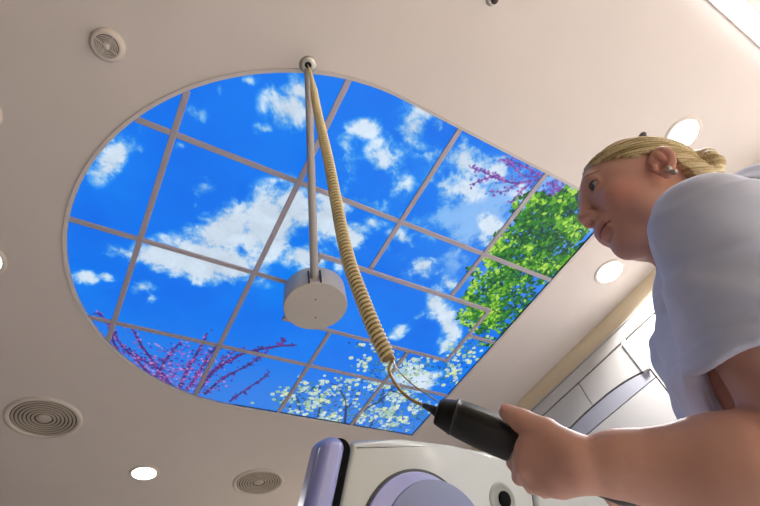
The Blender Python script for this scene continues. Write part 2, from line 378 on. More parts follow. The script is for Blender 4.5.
def print_plate(name, xa, xb, ya, yb, z, parent=None, thick=.012, label=None, group=None):
    i0 = max(0, int(round((xa - GX0) / RES))); i1 = min(NX - 1, int(round((xb - GX0) / RES))); j0 = max(0, int(round((ya - GY0) / RES))); j1 = min(NY - 1, int(round((yb - GY0) / RES)))
    ni, nj = i1 - i0 + 1, j1 - j0 + 1
    xs = gx[i0:i1 + 1, j0:j1 + 1].ravel(); ys = gy[i0:i1 + 1, j0:j1 + 1].ravel()
    V = np.column_stack([xs, ys, np.full(ni * nj, z)]); idx = np.arange(ni * nj).reshape(ni, nj)
    F = np.column_stack([idx[:-1, :-1].ravel(), idx[:-1, 1:].ravel(), idx[1:, 1:].ravel(), idx[1:, :-1].ravel()]).tolist()
    n0 = len(V); cs = [idx[0, 0], idx[-1, 0], idx[-1, -1], idx[0, -1]]
    V = np.vstack([V, V[cs] + np.array([0, 0, thick])])
    F.append([n0, n0 + 1, n0 + 2, n0 + 3])
    F += [list(idx[:, 0]) + [n0 + 1, n0], list(idx[-1, :]) + [n0 + 2, n0 + 1], list(idx[::-1, -1]) + [n0 + 3, n0 + 2], list(idx[0, ::-1]) + [n0, n0 + 3]]
    me = bpy.data.meshes.new(name); me.from_pydata(V.tolist(), [], F); me.update()
    ca = me.color_attributes.new('Col', 'FLOAT_COLOR', 'POINT')
    c = np.ones((len(V), 4)); c[:n0, :3] = SKY[i0:i1 + 1, j0:j1 + 1].reshape(-1, 3); c[n0:, :3] = .02
    ca.data.foreach_set('color', c.ravel())
    return link(name, me, PM, parent)
PM.cycles.emission_sampling = 'NONE'
COLS = [CX - RR - .05, -.108, .489, 1.088, 1.680, XR + .05]; ROWS = [CY - RR - .05, .998, 1.617, 2.236, CY + RR + .05]
TL = [['small corner sky tile of plain blue beside the smoke detector', 'left edge sky tile with a slanting white cloud, nearest the smoke detector', 'left edge sky tile with two small clouds low on its side', 'tiny left sky tile with purple twigs on the curved rim'],
      ['curved top sky tile left of the boom with wispy clouds', 'deep blue sky tile with a small puff above a large white cloud', 'sky tile with a broad white cloud over plain deep blue', 'lower left sky tile full of pink redbud blossom'],
      ['sky tile behind the coiled cord with mottled thin clouds', 'sky tile behind the boom with bright white cloud, upper side of the drum', 'plain blue sky tile left of the drum', 'sky tile crossed by dark redbud twigs with few white blossoms'],
      ['sky tile of thin cloud with redbud spray near its top corner', 'sky tile with a ragged cloud above the raised hatch panel', 'sky tile between hatch and dogwood with a few white flowers', 'bottom sky tile crowded with white dogwood blossom and branches'],
      ['sky tile with purple blossom and bright green tree beside the head', 'right edge sky tile of green leaves above the hatch corner', 'right edge sky tile with yellow green leaves and white blossom', 'bottom right corner sky tile with white dogwood, behind the cable end']]
for i in range(5):
    for j in range(4):
        o = print_plate('sky_light_panel', COLS[i] + .002, COLS[i + 1] - .002, ROWS[j] + .002, ROWS[j + 1] - .002, CEIL + .009)
        tag(o, TL[i][j], 'light panel', 'backlit sky tiles of the skylight', 'thing')
# grid of bars
grid = thing('skylight_grid', 'grey metal grid of thin bars dividing the backlit sky ceiling', 'grid', (CX, CY, CEIL))
def half(y): return math.sqrt(max(0, RR ** 2 - (y - CY) ** 2))
for x in COLS[1:-1]:
    hy = RR if x > CX else math.sqrt(RR ** 2 - (x - CX) ** 2)
    bm = bmesh.new(); box(bm, (x - .014, CY - hy, CEIL - .003), (x + .014, CY + hy, CEIL + .0085), .002, 1); bm_obj('long_bar', bm, M['bar'], grid)
for y in ROWS[1:-1]:
    bm = bmesh.new(); box(bm, (CX - half(y), y - .014, CEIL - .002), (XR, y + .014, CEIL + .0086), .002, 1); bm_obj('cross_bar', bm, M['bar'], grid)
# hatch
hx0, hx1, hy0, hy1 = .757, 2.006, 1.345, 1.890
hat = thing('access_hatch', 'rectangular framed sky panel standing slightly proud, holding the drum', 'hatch', ((hx0 + hx1) / 2, (hy0 + hy1) / 2, CEIL))
bm = bmesh.new(); w = .030; zt, zb = CEIL - .0032, CEIL - .019
box(bm, (hx0, hy0, zb), (hx1, hy0 + w, zt), .003, 1); box(bm, (hx0, hy1 - w, zb), (hx1, hy1, zt), .003, 1)
box(bm, (hx0, hy0 + w, zb), (hx0 + w, hy1 - w, zt), .003, 1); box(bm, (hx1 - w, hy0 + w, zb), (hx1, hy1 - w, zt), .003, 1)
bm_obj('frame', bm, M['bar'], hat)
print_plate('sky_print', hx0 + w - .004, hx1 - w + .004, hy0 + w - .004, hy1 - w + .004, CEIL - .013, hat, thick=.008)

# ------------------------------------------------------------------ ceiling fittings
def downlight(x, y, wt, label):
    t = thing('downlight', label, 'ceiling light', (x, y, CEIL), 'round recessed downlights')
    bm = bmesh.new(); lathe(bm, [(.086, 0), (.086, -.004), (.092, -.007), (.104, -.006), (.108, 0)], (x, y, CEIL)); bm_obj('trim_ring', bm, M['plastic'], t, True)
    bm = bmesh.new(); lathe(bm, [(0, -.003), (.087, -.003)], (x, y, CEIL)); bm_obj('lens', bm, M['lamp'], t)
    l = bpy.data.lights.new('downlight_lamp', 'AREA'); l.shape = 'DISK'; l.size = .16; l.spread = math.radians(145 if abs(x - 2.595) < .01 or x < 1 else 105); l.energy = wt; l.color = LIGHT_COL
    lo = bpy.data.objects.new('downlight_lamp', l); COL.objects.link(lo); lo.location = (x, y, CEIL - .012)
DL = ['round lit downlight low in the picture between the two big grilles', 'round lit downlight by the wall, below the face', 'round lit downlight just above the blonde hair', 'round lit downlight cut by the left edge of the picture']
for i, (x, y, wt) in enumerate(DOWNLIGHTS):
    if i < 4: downlight(x, y, wt, DL[i])
    else: downlight(x, y, wt, 'round lit downlight added out of view as fill light')
def grille(name, x, y, r, label, cat, group=None, rings=7, spokes=0):
    t = thing(name, label, cat, (x, y, CEIL), group)
    bm = bmesh.new(); lathe(bm, [(r * .84, -.004), (r * .86, -.010), (r * .93, -.012), (r * .985, -.008), (r, 0)], (x, y, CEIL), 64); bm_obj('rim', bm, M['plastic'], t, True)
    bm = bmesh.new(); lathe(bm, [(0, -.002), (r * .86, -.002)], (x, y, CEIL), 64); bm_obj('backing', bm, M['grille'], t)
    bm = bmesh.new()
    for k in range(rings):
        a = r * (.24 + .6 * (k + .15) / rings); b = a + r * .6 / rings * .55
        lathe(bm, [(a, -.003), (a, -.0075), (b, -.0075), (b, -.003)], (x, y, CEIL), 64)
    for k in range(spokes):
        ang = 2 * math.pi * k / spokes
        t2 = bmesh.new(); box(t2, (0, -r * .012, -.0078), (r * .86, r * .012, -.003)); bmesh.ops.rotate(t2, verts=t2.verts, cent=(0, 0, 0), matrix=Matrix.Rotation(ang, 3, 'Z')); bmesh.ops.translate(t2, verts=t2.verts, vec=(x, y, CEIL))
        me = bpy.data.meshes.new('t'); t2.to_mesh(me); t2.free(); bm.from_mesh(me); bpy.data.meshes.remove(me)
    bm_obj('louvre', bm, M['mid'], t)
    bm = bmesh.new(); lathe(bm, [(0, -.010), (r * .12, -.009), (r * .19, -.005), (r * .2, -.002)], (x, y, CEIL), 32); bm_obj('centre_cap', bm, M['mid'], t, True)
grille('ceiling_speaker', -.325, 3.22, .222, 'large round slotted grille at lower left of the ceiling', 'ceiling speaker', 'large round ceiling grilles', 6, 0)
grille('ceiling_speaker', 1.283, 3.70, .210, 'large round slotted grille beside the machine, near the bottom', 'ceiling speaker', 'large round ceiling grilles', 6, 0)
grille('ceiling_speaker', -.835, 1.215, .108, 'round fitting cut by the left edge of the picture', 'ceiling speaker', None, 4, 0)
def detector(x, y):
    t = thing('smoke_detector', 'small round white louvred detector at upper left of the ceiling', 'smoke detector', (x, y, CEIL))
    bm = bmesh.new(); lathe(bm, [(.064, 0), (.063, -.009), (.055, -.018), (.0445, -.022), (.0435, -.019), (0, -.018)], (x, y, CEIL), 48); bm_obj('housing', bm, M['plastic'], t, True)
    bm = bmesh.new(); lathe(bm, [(0, -.0195), (.0434, -.0195)], (x, y, CEIL), 48); bm_obj('backing', bm, M['grille'], t)
    bm = bmesh.new()
    for k in range(5):
        a = .016 + k * .0055; lathe(bm, [(a, -.020), (a, -.0255), (a + .0024, -.0255), (a + .0024, -.020)], (x, y, CEIL), 40)
    for k in range(4):
        t2 = bmesh.new(); box(t2, (0, -.0016, -.0262), (.0436, .0016, -.020)); bmesh.ops.rotate(t2, verts=t2.verts, cent=(0, 0, 0), matrix=Matrix.Rotation(.35 + k * math.pi / 2, 3, 'Z')); bmesh.ops.translate(t2, verts=t2.verts, vec=(x, y, CEIL))
        me = bpy.data.meshes.new('t'); t2.to_mesh(me); t2.free(); bm.from_mesh(me); bpy.data.meshes.remove(me)
    bm_obj('louvre', bm, M['plastic'], t)
    bm = bmesh.new(); lathe(bm, [(0, -.030), (.010, -.029), (.014, -.024), (.014, -.019)], (x, y, CEIL), 24); bm_obj('centre_cap', bm, M['plastic'], t, True)
detector(-.422, .742)
def sprinkler(x, y, label, s=1.):
    t = thing('sprinkler_head', label, 'sprinkler', (x, y, CEIL), 'ceiling sprinkler heads')
    bm = bmesh.new(); lathe(bm, [(.028 * s, 0), (.024 * s, -.005), (.010 * s, -.007), (0, -.007)], (x, y, CEIL), 24); bm_obj('escutcheon', bm, M['steel' if s > .9 else 'gap'], t, True)
    bm = bmesh.new(); lathe(bm, [(.006 * s, -.006), (.004 * s, -.028), (.016 * s, -.030), (.016 * s, -.033), (0, -.033)], (x, y, CEIL), 12); bm_obj('deflector', bm, M['gap'], t, True)
sprinkler(*ceil_pt(646, 138, HC - .03), 'small dark sprinkler head just above the blonde hair', .8)
sprinkler(*ceil_pt(492, -1), 'small sprinkler head at the top edge of the picture', 1.)
def strip_light(x, y, wt):
    t = thing('strip_light', 'long bright linear light in the upper right corner of the ceiling', 'ceiling light', (x, y, CEIL))
    a, b = x - .85, x + .85
    bm = bmesh.new(); box(bm, (a - .01, y - .052, CEIL - .012), (b + .01, y + .038, CEIL), .002, 1); bm_obj('housing', bm, M['plastic'], t)
    bm = bmesh.new(); box(bm, (a, y - .044, CEIL - .034), (b, y + .030, CEIL - .010), .004, 1); bm_obj('lens', bm, M['tube'], t)
    l = bpy.data.lights.new('strip_lamp', 'AREA'); l.shape = 'RECTANGLE'; l.size = 1.65; l.size_y = .07; l.energy = wt; l.color = LIGHT_COL
    lo = bpy.data.objects.new('strip_lamp', l); COL.objects.link(lo); lo.location = (x, y - .007, CEIL - .040)
for s in STRIPS: strip_light(*s)

# ------------------------------------------------------------------ drum and boom
drum = thing('ceiling_drum', 'round grey drum fixed to the sky hatch, boom entering its side', 'ceiling mount', (.845, 1.605, CEIL))
bm = bmesh.new(); lathe(bm, [(.177, -.018), (.179, -.150), (.175, -.158), (0, -.158)], (.845, 1.605, CEIL), 72)
o = bm_obj('housing', bm, M['drum'], drum); 
for p in o.data.polygons: p.use_smooth = abs(p.normal.z) < .5
dv = Vector((.289 - .845, .4426 - 1.605, 0)).normalized(); pv = Vector((-dv.y, dv.x, 0))
for s in (-1, 1):
    c = Vector((.845, 1.605, 0)) + dv * .165 + pv * s * .032
    V = []; 
    for dz in (-.154, -.060):
        for a, b in ((-.012, -.005), (.022, -.005), (.022, .005), (-.012, .005)): q = c + dv * a + pv * b; V.append((q.x, q.y, CEIL + dz))
    mesh_obj('slot_cheek', V, [(0, 1, 2, 3), (4, 7, 6, 5), (0, 4, 5, 1), (1, 5, 6, 2), (2, 6, 7, 3), (3, 7, 4, 0)], M['gap'], o)
for px, py in ((315.5, 299.5), (315.5, 317.5)):
    c = ceil_pt(px, py, HC - .158); bm = bmesh.new(); lathe(bm, [(0, -.1605), (.0035, -.1605), (.0045, -.158)], (c[0], c[1], CEIL), 12); bm_obj('screw', bm, M['gap'], o)
boom = thing('swing_boom', 'thin grey tapered boom under the sky ceiling, carrying the cord', 'boom', (.75, 1.42, CEIL - .10))
p0 = np.array([.289, .4426, CEIL - .100]); p1 = np.array([.790, 1.490, CEIL - .100])
pa = [p0 + (p1 - p0) * t for t in np.linspace(0.012, 1, 12)]
tube('arm', pa, np.linspace(.0155, .0235, 12), M['boom'], boom, 16)
bm = bmesh.new(); lathe(bm, [(.014, -.004), (.033, -.005), (.036, 0), (.033, .005), (.014, .004), (.014, -.004)], tuple(p0), 32); bm_obj('eye_ring', bm, M['steel'], boom, True)
bm = bmesh.new(); lathe(bm, [(.0, .006), (.015, .006)], tuple(p0), 24); bm_obj('ring_backing', bm, M['black'], boom)
bm = bmesh.new(); lathe(bm, [(.004, .0), (.004, .02), (.0, .021)], tuple(p0 + np.array([-.020, -.020, 0])), 10); bm_obj('pin', bm, M['steel'], boom)

# ------------------------------------------------------------------ wall cabinets
xw = X1
cab = thing('wall_cabinet', 'long white wall cabinet run with an arched header, behind the shirt', 'cabinet', (xw, 1.4, Z0 - .9))
def pan(name, y0, y1, z0, z1, x=.030, m='cabinet', th=.016):
    bm = bmesh.new(); box(bm, (xw - x, y0, Z0 + z0), (xw - x + th, y1, Z0 + z1), .002, 1); return bm_obj(name, bm, M[m], cab)
bm = bmesh.new(); box(bm, (xw - .014, -1.2, Z0 - .9), (xw - .0005, 3.6, Z0 + 1.955)); bm_obj('carcass', bm, M['gap'], cab)
pan('top_rail', -1.2, 3.6, 1.857, 1.938, .034)
pan('side_rail', -1.2, 3.6, 1.945, 1.953, .034)
def arc(y): return 1.653 - .22 * max(0, abs(y - 1.53) - .05) ** 2 * (1.0 if y > 1.53 else 1.6)
def arched(name, ya, yb, top, bot, m, x=.030):
    ys = np.linspace(ya, yb, 24); V = []; F = []
    for y in ys:
        t = top(y) if callable(top) else top; b = bot(y) if callable(bot) else bot
        V += [(xw - x, y, Z0 + t), (xw - x, y, Z0 + b), (xw - x + .016, y, Z0 + t), (xw - x + .016, y, Z0 + b)]
    for i in range(len(ys) - 1):
        a = 4 * i; b = a + 4; F += [(a, b, b + 1, a + 1), (a, a + 2, b + 2, b), (a + 1, b + 1, b + 3, a + 3)]
    F += [(0, 1, 3, 2), (4 * len(ys) - 4, 4 * len(ys) - 2, 4 * len(ys) - 1, 4 * len(ys) - 3)]
    mesh_obj(name, V, F, M[m], cab)
arched('door', 1.128, 1.553, 1.846, lambda y: arc(y) + .008, 'cabinet')
arched('door', 1.561, 1.980, 1.846, lambda y: arc(y) + .008, 'cabinet')
arched('door', 1.988, 2.500, 1.846, lambda y: arc(y) + .008, 'cabinet')
pan('divider', 1.084, 1.122, 1.600, 1.846, .050, th=.036)
pan('door', .60, 1.078, 1.0, 1.846); pan('door', .10, .592, 1.0, 1.846); pan('door', -.45, .092, 1.0, 1.846); pan('door', -1.2, -.458, 1.0, 1.846); pan('door', 2.508, 3.6, 1.0, 1.846)
arched('arched_panel', 1.090, 2.40, lambda y: arc(y) - .004, 1.540, 'cabinet_grey', .026)
pan('lower_panel', 1.090, 1.80, .60, 1.531); pan('lower_panel', 1.808, 2.50, .60, 1.531)
pan('base_panel', -1.2, 1.080, -.85, .99); pan('base_panel', 1.090, 3.6, -.85, .59)

# ------------------------------------------------------------------ treatment machine
GO = np.array([0, 1.44, Z0 + 1.05]); GU = np.array([0, -.36, .933]); GU /= np.linalg.norm(GU); GN = np.array([0, -.933, -.36])
GN /= np.linalg.norm(GN)
def G(u, v, n=0.): return GO + np.array([u, 0, 0]) + GU * v + GN * n
gan = thing('treatment_machine', 'large white enamelled medical machine with lavender end cover and round blue disc', 'medical machine', (1.6, 1.9, 0))
def prism_g(name, poly, n0, n1, m, bev=.0, seg=4, parent=None, smooth=True, taper=0.):
    um = max(p[0] for p in poly); ul = min(p[0] for p in poly)
    bm = bmesh.new(); A = [bm.verts.new(G(u, v, n1)) for u, v in poly]; B = [bm.verts.new(G(u + taper * (um - u) / (um - ul), v, 0) + np.array([0, n1 - n0, -.02 * (taper > 0)])) for u, v in poly]
    f = bm.faces.new(A); bm.faces.new(B[::-1]); k = len(poly)
    for i in range(k): bm.faces.new((A[i], B[i], B[(i + 1) % k], A[(i + 1) % k]))
    if bev: bmesh.ops.bevel(bm, geom=list(f.edges), offset=bev, segments=seg, affect='EDGES', profile=.5)
    o = bm_obj(name, bm, m, parent or gan); 
    if smooth: o.data.polygons.foreach_set('use_smooth', [True] * len(o.data.polygons)); w_ = o.modifiers.new('wn', 'WEIGHTED_NORMAL')
    return o
topv = [(.697, -.95), (.850, -.030)] + [(.862, -.008), (.90, .002), (1.10, .010), (1.36, .018), (1.85, .030), (2.30, .012), (2.40, -.004), (2.46, -.05), (2.47, -.95)]
topc = [(u, v) for u, v in topv]
prism_g('body', [p for p in topc if p[0] <= 1.85] + [(1.812, -.95)], -.62, 0., M['gantry'], .05, 6, taper=.62)
prism_g('rear_body', [(1.818, -.95), (1.856, .028)] + [p for p in topc if p[0] > 1.9], -.62, -.004, M['gantry'], .03, 5)
prism_g('seam_core', [(1.79, -.95), (1.83, -.02), (1.90, -.02), (1.84, -.95)], -.60, -.030, M['gap'], smooth=False)
def rr(u0, u1, v0, v1, r, n=8):
    pts = []
    for cx_, cy_, a0 in ((u1 - r, v1 - r, 0), (u0 + r, v1 - r, 90), (u0 + r, v0 + r, 180), (u1 - r, v0 + r, 270)):
        for k in range(n + 1): a = math.radians(a0 + 90 * k / n); pts.append((cx_ + r * math.cos(a), cy_ + r * math.sin(a)))
    return pts
def rr_shear(u0, u1, v0, v1, r, k): return [(u + k * (v - v1), v) for u, v in rr(u0, u1, v0, v1, r)]
def plate_g(name, u0, u1, v0, v1, r, k, n0, n1, b, m):
    bm = bmesh.new(); rings = []
    lv = [(0, n0), (0, n1 - b)] + [(b * (1 - math.cos(a)), n1 - b + b * math.sin(a)) for a in np.linspace(.15, math.pi / 2, 8)]
    for i_, n_ in lv:
        rings.append([bm.verts.new(G(u + k * (v - v1), v, n_)) for u, v in rr(u0 + i_, u1 - i_, v0 + i_, v1 - i_, max(.004, r - i_), 12)])
    for A, B in zip(rings, rings[1:]):
        for q in range(len(A)): bm.faces.new((A[q], A[(q + 1) % len(A)], B[(q + 1) % len(A)], B[q]))
    bm.faces.new(rings[-1]); bm.faces.new(rings[0][::-1])
    return bm_obj(name, bm, m, gan, True)
plate_g('end_cover', .742, .846, -.95, -.022, .048, .17, -.07, .030, .040, M['lav'])
prism_g('end_gasket', rr_shear(.770, .870, -.95, -.024, .050, .17), -.03, .010, M['matt_black'], smooth=False)
def disc_g(name, u, v, r, n0, n1, m, bev=.006, prof=None):
    Mx = Matrix(((1, 0, 0), (0, 1, 0), (0, 0, 1)))
    ax = np.array([1., 0, 0]); by = np.cross(GN, ax)
    Mx = Matrix([[ax[i], by[i], GN[i]] for i in range(3)])
    bm = bmesh.new(); lathe(bm, prof or [(r, n0), (r, n1 - bev), (r - bev * .3, n1 - bev * .3), (r - bev, n1), (0, n1)], tuple(G(u, v, 0)), 96, Mx)
    o = bm_obj(name, bm, m, gan, True); o.modifiers.new('es', 'EDGE_SPLIT').split_angle = math.radians(40); return o
disc_g('disc_gasket', 1.19, -.372, .277, -.02, .004, M['black'], .001)
disc_g('lavender_disc', 1.19, -.372, .266, -.02, .012, M['lav'], .006)
disc_g('slate_disc', 1.262, -.392, .262, -.02, .022, M['disc'], .004)
disc_g('rivet', 1.055, -.262, .005, 0, .026, M['black'], .001)
disc_g('knob_recess', 1.630, -.178, .062, -.02, .010, M['recess'], prof=[(.078, -.001), (.072, .0035), (.062, .004), (.054, .0015), (.046, .001), (0, .001)])
disc_g('knob', 1.640, -.172, .034, 0, .010, M['matt_black'], .004).parent = bpy.data.objects['knob_recess']
bpy.data.objects['knob'].matrix_parent_inverse = Matrix.Identity(4)
bpy.data.objects['rivet'].parent = bpy.data.objects['slate_disc']; bpy.data.objects['rivet'].matrix_parent_inverse = Matrix.Identity(4)
# soft pressed ledge above the knob
# column down to the floor
bm = bmesh.new(); box(bm, (.95, 2.02, 0), (2.40, 2.75, Z0 + .62), .04, 4); bm_obj('column', bm, M['gantry'], gan, False)

# ------------------------------------------------------------------ handset and cord
T0 = P(437, 411, .610); T1 = P(640, 490, .536)
ax = (T1 - T0); TLEN = np.linalg.norm(ax); ax /= TLEN
vup = P(437, 390, .610) - T0; vup -= ax * (vup @ ax); vup /= np.linalg.norm(vup); vsd = np.cross(ax, vup)
hs = thing('handset', 'black plastic handheld unit held in the left hand, cord at its nose', 'handset', tuple(T0))
def tool_loft(name, prof, m, sq=.85, pw=2.6, k=32):
    V = []; F = []
    for s, r, off in prof:
        for j in range(k):
            a = 2 * math.pi * j / k; c, sn = math.cos(a), math.sin(a)
            q = (abs(c) ** pw + abs(sn) ** pw) ** (-1 / pw)
            V.append(T0 + ax * s + vup * (off + r * q * c) + vsd * (r * sq * q * sn))
    for i in range(len(prof) - 1):
        for j in range(k): F.append((i * k + j, (i + 1) * k + j, (i + 1) * k + (j + 1) % k, i * k + (j + 1) % k))
    F.append(tuple(range(k))); F.append(tuple((len(prof) - 1) * k + j for j in range(k))[::-1])
    return mesh_obj(name, V, F, m, hs, True)
tool_loft('shell', [(.000, .0145, 0), (.0015, .0165, 0), (.006, .0178, 0), (.020, .0215, .0005), (.024, .0225, .001), (.0245, .0222, .001), (.030, .0232, .001), (.060, .0248, 0), (.095, .0245, -.001), (.125, .0225, -.001), (.16, .0225, 0), (.20, .0235, 0), (TLEN - .02, .0235, 0), (TLEN - .005, .0215, 0), (TLEN, .016, 0)], M['tool'])
tool_loft('nose_ring', [(.0205, .0222, .001), (.0215, .0226, .001), (.0232, .0230, .001), (.0242, .0226, .001)], M['tool'])
# strain relief
c_end = P(418, 404, .648)
tube('strain_relief', catmull([T0 + ax * .003 - vup * .002, T0 * .55 + P(428, 408, .626) * .45, P(424, 405.5, .633)], 8), np.linspace(.0075, .0036, 17), M['black'], hs, 12)
cord = thing('coiled_cord', 'cream coiled rubber cord hanging from the boom to the handset', 'cord', tuple(p0))
CP = [p0 + np.array([.002, .001, -.03]), P(312.2, 80, 1.74), P(315, 98, 1.50), P(319, 119, 1.32), P(328, 158.6, 1.11), P(335.5, 198, .985), P(343, 237, .885), P(351, 268, .82), P(362, 298, .77), P(374, 328, .73), P(388.5, 359, .70)]
cp = catmull(CP, 60); seg = np.r_[0, np.cumsum(np.linalg.norm(np.diff(cp, axis=0), axis=1))]
L = seg[-1]; turns = int((L - .05) / .0118); spt = 14
w_ = np.linspace(0, 1, turns * spt); s_ = .045 + (L - .045) * (w_ * 1.35 - .35 * w_ * w_); cpath = np.column_stack([np.interp(s_, seg, cp[:, i]) for i in range(3)])
T_, N_, B_ = frames(cpath); an_ = np.arange(len(s_)) / spt * 2 * math.pi
grow = np.clip((s_ - .045) / .30, .45, 1)[:, None]
hel = cpath + grow * .0108 * (np.cos(an_)[:, None] * N_ + np.sin(an_)[:, None] * B_)
tube('hose', cpath, grow[:, 0] * .0098, M['hose'], cord, 12)
tube('spiral_rib', hel, .0024, M['cord'], cord, 6)
tube('straight_lead', np.vstack([[p0], cp[:30]]), .0028, M['cord'], cord, 8)
tube('tail_cable', catmull([hel[-1], P(389, 368, .695), P(392, 378, .685), P(401, 391, .67), P(412, 400, .650), P(424, 405.5, .633)], 10), .0024, M['cordplain'], cord, 10)
tube('steel_wire', catmull([P(393, 360, .70), P(398, 370, .69), P(412, 384, .665), P(437, 401, .613)], 10), .0010, M['steel'], cord, 6)

# ------------------------------------------------------------------ the woman: distance-field modelling
class Field:
    def __init__(s, lo, hi, h):
        s.lo = np.array(lo, float); s.h = h; s.n = np.ceil((np.array(hi) - s.lo) / h).astype(int) + 1
        s.D = np.full(tuple(s.n), .05, np.float32)
        s.ax = [(s.lo[i] + h * np.arange(s.n[i])).astype(np.float32) for i in range(3)]
    def put(s, fn, lo, hi, k=.004, mode='u', pad=.03):
        a = np.maximum(0, np.floor((np.array(lo) - pad - s.lo) / s.h).astype(int)); b = np.minimum(s.n, np.ceil((np.array(hi) + pad - s.lo) / s.h).astype(int) + 1)
        if np.any(a >= b): return
        sl = tuple(slice(a[i], b[i]) for i in range(3))
        X = s.ax[0][sl[0]][:, None, None]; Y = s.ax[1][sl[1]][None, :, None]; Z = s.ax[2][sl[2]][None, None, :]
        d = fn(X, Y, Z); D = s.D[sl]
        if mode == 'u':
            hh = np.maximum(k - np.abs(D - d), 0) / k; s.D[sl] = np.minimum(D, d) - hh * hh * k * .25
        elif mode == 's':
            d = -d; hh = np.maximum(k - np.abs(D - d), 0) / k; s.D[sl] = np.maximum(D, d) + hh * hh * k * .25
        elif mode == 'i':
            hh = np.maximum(k - np.abs(D - d), 0) / k; s.D[sl] = np.maximum(D, d) + hh * hh * k * .25
    def cone(s, a, b, ra, rb, k=.006, mode='u'):
        a = np.asarray(a, float); b = np.asarray(b, float); ab = b - a; L2 = float(ab @ ab) + 1e-12; r = max(ra, rb)
        def fn(X, Y, Z):
            t = np.clip(((X - a[0]) * ab[0] + (Y - a[1]) * ab[1] + (Z - a[2]) * ab[2]) / L2, 0, 1)
            return np.sqrt((X - a[0] - t * ab[0]) ** 2 + (Y - a[1] - t * ab[1]) ** 2 + (Z - a[2] - t * ab[2]) ** 2) - (ra + (rb - ra) * t)
        s.put(fn, np.minimum(a, b) - r, np.maximum(a, b) + r, k, mode)
    def ell(s, c, r, Mx=None, k=.006, mode='u'):
        c = np.asarray(c, float); r = np.asarray(r, float); Mx = np.eye(3) if Mx is None else np.asarray(Mx)
        def fn(X, Y, Z):
            x, y, z = X - c[0], Y - c[1], Z - c[2]
            q = [(Mx[0, i] * x + Mx[1, i] * y + Mx[2, i] * z) / r[i] for i in range(3)]
            k0 = np.sqrt(q[0] ** 2 + q[1] ** 2 + q[2] ** 2) + 1e-6; k1 = np.sqrt((q[0] / r[0]) ** 2 + (q[1] / r[1]) ** 2 + (q[2] / r[2]) ** 2) + 1e-6
            return k0 * (k0 - 1) / k1
        e = np.abs(Mx) @ r; s.put(fn, c - e, c + e, k, mode)
    def mesh(s):
        D = s.D
        for a in range(3):
            for e in (0, -1):
                sl = [slice(None)] * 3; sl[a] = e; D[tuple(sl)] = np.maximum(D[tuple(sl)], .002)
        ins = D < 0; c = ins[:-1, :-1, :-1].astype(np.int8)
        cnt = np.zeros(tuple(s.n - 1), np.int8)
        for i in (0, 1):
            for j in (0, 1):
                for k in (0, 1):
                    cnt += ins[i:i + s.n[0] - 1, j:j + s.n[1] - 1, k:k + s.n[2] - 1]
        act = np.argwhere((cnt > 0) & (cnt < 8)); idx = np.full(tuple(s.n - 1), -1, np.int32); idx[act[:, 0], act[:, 1], act[:, 2]] = np.arange(len(act))
        acc = np.zeros((len(act), 3)); num = np.zeros(len(act))
        cor = [(i, j, k) for i in (0, 1) for j in (0, 1) for k in (0, 1)]
        val = {q: D[act[:, 0] + q[0], act[:, 1] + q[1], act[:, 2] + q[2]] for q in cor}
        for q in cor:
            for a in range(3):
                if q[a] == 0:
                    r = list(q); r[a] = 1; r = tuple(r); v0, v1 = val[q], val[r]; m = (v0 < 0) != (v1 < 0)
                    t = np.where(m, v0 / np.where(m, v0 - v1, 1), 0); p = np.zeros((len(act), 3)) + np.array(q); p[:, a] += t
                    acc[m] += p[m]; num[m] += 1
        V = (act + acc / num[:, None]) * s.h + s.lo
        F = []
        for a in range(3):
            b, c2 = (a + 1) % 3, (a + 2) % 3
            n0 = [slice(0, s.n[i]) for i in range(3)]; n1 = list(n0)
            n0[a] = slice(0, s.n[a] - 1); n1[a] = slice(1, s.n[a])
            for q in (b, c2): n0[q] = slice(1, s.n[q] - 1); n1[q] = slice(1, s.n[q] - 1)
            A = ins[tuple(n0)]; B = ins[tuple(n1)]; e = np.argwhere(A != B)
            fl = A[e[:, 0], e[:, 1], e[:, 2]]
            e = e.copy(); e[:, b] += 1; e[:, c2] += 1
            def cell(db, dc):
                g = e.copy(); g[:, b] -= db; g[:, c2] -= dc; return idx[g[:, 0], g[:, 1], g[:, 2]]
            q = np.column_stack([cell(1, 1), cell(0, 1), cell(0, 0), cell(1, 0)])
            q[~fl] = q[~fl][:, ::-1]; F.append(q)
        return V, np.vstack(F)
def big_mesh(name, V, F, col, m, parent):
    me = bpy.data.meshes.new(name); V = np.asarray(V); F = np.asarray(F, np.int32)
    me.vertices.add(len(V)); me.vertices.foreach_set('co', V.astype(np.float32).ravel())
    me.loops.add(F.size); me.loops.foreach_set('vertex_index', F.ravel())
    me.polygons.add(len(F)); me.polygons.foreach_set('loop_start', np.arange(0, F.size, F.shape[1], dtype=np.int32))
    me.polygons.foreach_set('use_smooth', np.ones(len(F), bool)); me.update(calc_edges=True); me.validate()
    if col is not None:
        ca = me.color_attributes.new('Col', 'FLOAT_COLOR', 'POINT'); c = np.ones((len(V), 4), np.float32); c[:, :3] = col; ca.data.foreach_set('color', c.ravel())
    return link(name, me, m, parent)

